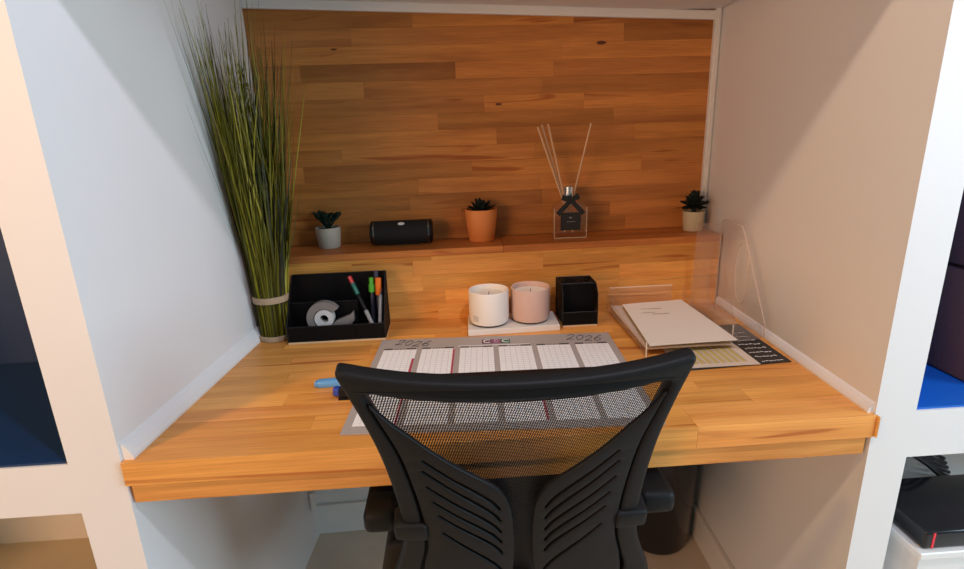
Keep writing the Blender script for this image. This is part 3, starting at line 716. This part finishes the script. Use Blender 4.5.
obj('bow', bm, rib, rd)
obj('ribbon_collar', lathe([(.0122, bh+.001), (.0135, bh+.001), (.0135, bh+.011), (.0122, bh+.011)], 20, (bx, by, ZT)), rib, rd)
reedm = mat('reed_wood', (.62, .40, .24, 1), .6, var=.1, scale=80)
for tx, ty, tz in ((-.083, -.012, .283), (-.070, .004, .288), (-.056, -.006, .289), (.052, -.01, .288)):
    top = Vector((bx+tx, by+ty, ZT+tz)); bot = Vector((bx-tx*.18, by-ty*.3, ZT+.012))
    obj('reed', tube([bot, top], .0024, 7), reedm, rd)

# ------------------------------------------------------------------ bundle of grass
gp = thing('grass_bundle', 'tall green artificial grass bundle tied with pale bands in the left corner', 'plant', (-.512, .500, H))
gx, gy = -.514, .502
bm = bmesh.new(); cl = bm.loops.layers.color.new('Col') if hasattr(bm.loops.layers, 'color') else None
def blade(base, ctrl, ctrl2, tip, wd, col, n=10):
    P = [Vector(base), Vector(ctrl), Vector(ctrl2), Vector(tip)]; rows_ = []
    ph = random.uniform(0, 3.14); sd = Vector((math.cos(ph), math.sin(ph), 0)); nd = Vector((-sd.y, sd.x, 0))
    for i in range(n+1):
        t_ = i/n; c = P[0]*(1-t_)**3+P[1]*3*t_*(1-t_)**2+P[2]*3*t_*t_*(1-t_)+P[3]*t_**3
        lim = XL(c.y)+.004
        if c.x < lim: c.x = lim+random.uniform(0, .003)
        ww = wd*(1-.88*max(0, (t_-.25)/.75)**1.3)
        rows_.append([bm.verts.new(c-sd*ww), bm.verts.new(c+nd*ww*.55), bm.verts.new(c+sd*ww)])
    for a, b_ in zip(rows_, rows_[1:]):
        for k in range(3):
            f = bm.faces.new((a[k], a[(k+1)%3], b_[(k+1)%3], b_[k]))
            for l in f.loops: l[cl] = col
greens = [(.56, .53, .11), (.46, .45, .09), (.32, .32, .07), (.66, .62, .22), (.17, .17, .05), (.50, .48, .13)]
for i in range(560):
    a = random.uniform(0, 6.283); rr = .036*math.sqrt(random.random()); bx_, by_ = math.cos(a)*rr, math.sin(a)*rr
    s_ = min(1, max(0, .5+.5*(bx_/.036)*.8+random.gauss(0, .16)))
    tip = Vector((-.550, .372, .69)).lerp(Vector((-.425, .535, .50)), s_)
    f = random.uniform(.68, 1.10) if s_ < .5 else random.uniform(.65, 1.30)
    if random.random() < .12: f *= .55
    base = Vector((gx+bx_*.92, gy+by_*.92, H+.001))
    tip = Vector((tip.x*f+(1-f)*gx, tip.y*f+(1-f)*gy, tip.z*f))+Vector((random.gauss(0, .012), random.gauss(0, .028), 0))
    tip.z = min(tip.z, .745)+H
    wst = Vector((gx+bx_*.98, gy+by_*.98, H+.10)); ctrl = Vector((wst.x, wst.y, H+.19))
    ctrl2 = Vector((gx+bx_*1.2+(tip.x-gx)*.42, gy+by_*1.2+(tip.y-gy)*.42, H+(tip.z-H)*.66))
    c = random.choice(greens); k = random.uniform(.75, 1.2)
    blade(base, ctrl, ctrl2, tip, random.uniform(.0018, .0032), (c[0]*k, c[1]*k, c[2]*k, 1))
for i in range(22):       # pale seed heads and thin brownish stalks
    s_ = random.uniform(.25, .95); tip = Vector((-.545, .40, .72)).lerp(Vector((-.40, .53, .64)), s_)+Vector((random.gauss(0, .01), random.gauss(0, .02), random.uniform(-.05, .02)))
    tip.z = min(tip.z, .745)+H
    base = Vector((gx+random.uniform(-.02, .02), gy+random.uniform(-.02, .02), H+.001))
    blade(base, base+Vector((0, 0, .2)), Vector((gx+(tip.x-gx)*.5, gy+(tip.y-gy)*.5, H+(tip.z-H)*.7)), tip, .0009, (.24, .20, .08, 1))
for i in range(7):        # wheat-like ears
    s_ = random.uniform(.3, .6); c = Vector((-.53+.1*(s_-.3), .42+.12*s_, H+random.uniform(.50, .62)))
    for q in range(16):
        b0 = c+Vector((.010, .012, -.055))*(q/16); dx = Vector((random.uniform(-.5, .5), random.uniform(-.5, .5), .9)).normalized()*.014
        blade(b0, b0+dx*.3, b0+dx*.6, b0+dx, .0016, (.30, .32, .14, 1), 3)
gm = NT('grass_blades'); at = gm.new('ShaderNodeVertexColor'); at.layer_name = 'Col'; gm.link(at.outputs[0], gm.b.inputs['Base Color']); gm.b.inputs['Roughness'].default_value = .5
tl = gm.new('ShaderNodeBsdfTranslucent'); gm.link(at.outputs[0], tl.inputs[0]); mxs = gm.new('ShaderNodeMixShader'); mxs.inputs[0].default_value = .35
gm.link(gm.b.outputs[0], mxs.inputs[1]); gm.link(tl.outputs[0], mxs.inputs[2]); gm.link(mxs.outputs[0], gm.out.inputs[0])
g_o = obj('blades', bm, gm.m, gp); g_o['kind'] = 'stuff'
raf = mat('raffia', (.40, .28, .17, 1), .7, var=.15, scale=120, bump=.3)
def ring(name, z0, z1, r_):
    obj(name, lathe([(r_-.003, z0), (r_, z0+.001), (r_+.0008, (z0+z1)/2), (r_, z1-.001), (r_-.003, z1), (r_-.003, z0)], 40, (gx, gy, H)), raf, gp, True)
ring('tie_band', .094, .110, .0415); ring('base_band', .0005, .014, .040)

# ------------------------------------------------------------------ papers and acrylic holders at the right
ZD = H
bk = thing('chalk_sheet', 'black sheet with white handwritten lines on the desk by the right wall', 'sheet', (.49, .31, H))
obj('sheet', hexa([(.375, .193, H+.0003), (.588, .205, H+.0003), (.592, .42, H+.0003), (.375, .42, H+.0003), (.375, .193, H+.0025), (.588, .205, H+.0025), (.592, .42, H+.0025), (.375, .42, H+.0025)], .0008), mat('sheet_black', (.014, .012, .012, 1), .5), bk)
bm = bmesh.new()
for q in range(8):
    y = .212+q*.0215; x = .527+random.uniform(0, .004)
    while x < .572-.0*q:
        L = random.uniform(.003, .008); tube([(x, y+random.uniform(-.001, .001), H+.003), (x+L*.5, y+random.uniform(-.003, .004), H+.003), (x+L, y+random.uniform(-.001, .001), H+.003)], .0007, 4, bm); x += L+.002
obj('handwriting', bm, wl, bk)
st = thing('printed_sheet', 'cream printed sheet with yellow diagonal stripes in front of the letter tray', 'sheet', (.44, .3, H+.0027))
SA = (.372, .196); 
def sp_(u, v, w_=0): return Vector((.360+u*.160-.00*v, .1985+u*.0+v*.25, H+.0027+w_))
obj('sheet', boxp(sp_, (0, 0, 0), (1, 1, .0008), 0), mat('sheet_cream', (.72, .62, .50, 1), .6, var=.03), st)
bm = bmesh.new()
for q in range(9):
    u = .12+q*.088; prism([sp_(u, .06, .0009), sp_(u+.042, .06, .0009), sp_(u+.042, .62, .0009), sp_(u, .62, .0009)], (0, 0, .0002), bm=bm)
obj('yellow_stripe', bm, mat('stripe_yellow', (.60, .47, .13, 1), .6), st)
bm = bmesh.new()
for q in range(9):
    u = .172+q*.088; prism([sp_(u, .06, .0009), sp_(u+.012, .06, .0009), sp_(u+.012, .60, .0009), sp_(u, .60, .0009)], (0, 0, .0002), bm=bm)
obj('print', bm, mat('print_brown', (.46, .36, .27, 1), .6), st)
# letter tray
lt = thing('letter_tray', 'clear acrylic letter tray holding papers on the right of the desk', 'letter tray', (.42, .41, H))
tx0, tx1, ty0, ty1 = .312, .512, .268, .556; a_t = .0025
obj('floor_panel', box((tx0, ty0+.03, H+.010), (tx1, ty1, H+.0125)), acrylic, lt)
obj('back_panel', box((tx0+.006, ty1-a_t, H+.0125), (tx1-.03, ty1, H+.066), .0006), acrylic, lt)
def side(x): return prism([(x, ty0, H+.0), (x, ty0+.02, H+.0), (x, ty0+.04, H+.010), (x, ty1, H+.010), (x, ty1, H+.062), (x, ty1-.06, H+.036), (x, ty0+.09, H+.026), (x, ty0+.01, H+.034), (x, ty0, H+.034)], (a_t, 0, 0))
obj('side_panel', side(tx0), acrylic, lt); obj('side_panel', side(tx1-a_t), acrylic, lt)
edge = mat('acrylic_edge', (.80, .70, .58, 1), .3)
bm = bmesh.new()
bm_box(bm, (tx0+.006, ty1-a_t, H+.0655), (tx1-.03, ty1, H+.0668)); bm_box(bm, (tx0, ty0-.0005, H+.0), (tx0+.0025, ty0+.001, H+.034))
obj('polished_edge', bm, edge, lt)
def sheet(name, pts, th, m_, label, curl=.004):
    bm = bmesh.new(); n = 12; tops, bots = [], []
    a, b_, c, d = [Vector(p) for p in pts]
    for i in range(n+1):
        rowt, rowb = [], []
        for j in range(n+1):
            u, v = i/n, j/n; p = a.lerp(b_, u).lerp(d.lerp(c, u), v); z_ = curl*(math.sin(u*3.0+v*1.5)*.5+.5)*(v*.7+.3)
            p = p+Vector((0, 0, z_)); rowt.append(bm.verts.new(p+Vector((0, 0, th)))); rowb.append(bm.verts.new(p))
        tops.append(rowt); bots.append(rowb)
    for i in range(n):
        for j in range(n):
            bm.faces.new((tops[i][j], tops[i+1][j], tops[i+1][j+1], tops[i][j+1])); bm.faces.new((bots[i][j], bots[i][j+1], bots[i+1][j+1], bots[i+1][j]))
    for i in range(n):
        for T in ((i, 0, i+1, 0), (i, n, i+1, n), (0, i, 0, i+1), (n, i, n, i+1)): bm.faces.new((tops[T[0]][T[1]], tops[T[2]][T[3]], bots[T[2]][T[3]], bots[T[0]][T[1]]))
    bmesh.ops.recalc_face_normals(bm, faces=bm.faces)
    return obj(name, bm, m_, None, True)
o = sheet('paper_sheet', [(.316, .275, H+.013), (.500, .275, H+.013), (.505, .540, H+.013), (.318, .545, H+.013)], .004, mat('paper_pinkish', (.62, .50, .40, 1), .7, var=.02), '')
tag(o, 'pinkish stack of papers at the bottom of the clear letter tray', 'paper')
o = sheet('paper_sheet', [(.318, .262, H+.026), (.508, .268, H+.026), (.506, .549, H+.026), (.343, .522, H+.026)], .0012, paper, '', .004)
tag(o, 'cream top sheet with faint print lying curled in the letter tray', 'paper')
bm = bmesh.new()
for y, x0_, x1_ in ((.478, .375, .425), (.452, .365, .40), (.440, .39, .43)): bm_box(bm, (x0_, y, H+.0303), (x1_, y+.0016, H+.0316))
pr_ = obj('print', bm, mat('faint_print', (.42, .36, .26, 1), .7), o)
# magazine file
mf = thing('magazine_file', 'upright clear acrylic magazine file with oval cut-out by the right wall', 'magazine file', (.55, .42, H))
mx0, mx1 = .522, .588
def prof(x):
    o_ = [(.318, .006), (.530, .006), (.535, .015), (.520, .230), (.505, .240), (.425, .236), (.415, .225), (.308, .045), (.306, .015)]
    e_ = [(.415+.030*math.cos(6.283*k/28), .128+.072*math.sin(6.283*k/28)) for k in range(28)]
    return plate([o_, e_], .0028, .0006, lambda u, v, w_: Vector((x+w_-(v-.0)*.03*(1 if x > .55 else .12), u, H+v)))
obj('side_panel', prof(mx1), acrylic, mf, False); obj('side_panel', prof(mx0), acrylic, mf, False)
obj('back_panel', hexa([(mx0, .528, H+.006), (mx1, .528, H+.006), (mx1, .531, H+.006), (mx0, .531, H+.006), (mx0, .519, H+.228), (mx1-.006, .519, H+.228), (mx1-.006, .522, H+.228), (mx0, .522, H+.228)]), acrylic, mf)
obj('floor_panel', box((mx0, .318, H+.004), (mx1, .530, H+.0065)), acrylic, mf)
obj('front_panel', box((mx0, .3165, H+.006), (mx1, .319, H+.040)), acrylic, mf)
bm = bmesh.new()
tube([(mx0, .316, H+.004), (mx0, .316, H+.042)], .0014, 6, bm)
obj('polished_edge', bm, edge, mf)
# thin bright cut edges of the right-hand panel
bm = bmesh.new()
P_ = [(.530, .008), (.520, .230), (.505, .240), (.425, .236), (.415, .225), (.308, .045), (.306, .015)]
for (ya, za), (yb_, zb_) in zip(P_, P_[1:]): tube([(mx1-.03*za, ya, H+za), (mx1-.03*zb_, yb_, H+zb_)], .0011, 5, bm)
E_ = [(.415+.030*math.cos(6.283*k/28), .128+.072*math.sin(6.283*k/28)) for k in range(29)]
tube([(mx1-.03*v, u, H+v) for u, v in E_], .0009, 5, bm)
obj('cut_edge', bm, mat('cut_edge_clear', (.55, .42, .33, 1), .2), mf)

# ------------------------------------------------------------------ things in the right-hand recesses
bx_ = thing('storage_box', 'dark brown fabric storage box on the blue shelf at right', 'box', (.95, .24, H+.004))
brown = mat('brown_fabric', (.085, .045, .040, 1), .8, var=.15, scale=150, bump=.2)
obj('box_body', box((.822, .06, H+.0045), (1.16, .405, H+.205), .008, 2), brown, bx_, True)
obj('box_lid', box((.819, .056, H+.207), (1.163, .408, H+.40), .008, 2), brown, bx_, True)
pl_ = thing('white_cabinet', 'small white box unit below the router in the right recess', 'cabinet', (.9, .2, 0))
obj('cabinet_top', box((.742, .004, .437), (1.10, .36, .452), .002), gloss_white, pl_)
obj('cabinet_body', box((.752, .014, 0), (1.09, .35, .437)), white, pl_)
rt_o = thing('router_box', 'flat black router box with a red stripe at right', 'router', (.9, .16, .452))
obj('case', box((.752, .012, .4525), (1.02, .165, .492), .006, 3), black_gloss, rt_o, True)
obj('red_stripe', box((.7665, .0112, .456), (.7705, .0125, .489)), mat('red_light_strip', (.75, .02, .04, 1), .4), rt_o)
where = ('nearest the recess edge', 'second from the recess edge', 'with the highest loop', 'passing over the router corner', 'behind the highest loop', 'farthest from the recess edge')
for k in range(6):
    y = .182+.016*k; x = .838+.011*k
    pts = catmull([(x-.03, y+.01, .4575), (x-.022, y, .50+.006*k), (x+.010, y, .535-.006*(k % 3)), (x+.055, y, .512-.006*k), (x+.105, y, .470), (x+.13, y, .4575)], 6)
    o = obj('power_cable', tube(pts, .0042, 8), black, None, True)
    tag(o, 'black cable looping behind the router, '+where[k], 'cable', 'cables behind the router')
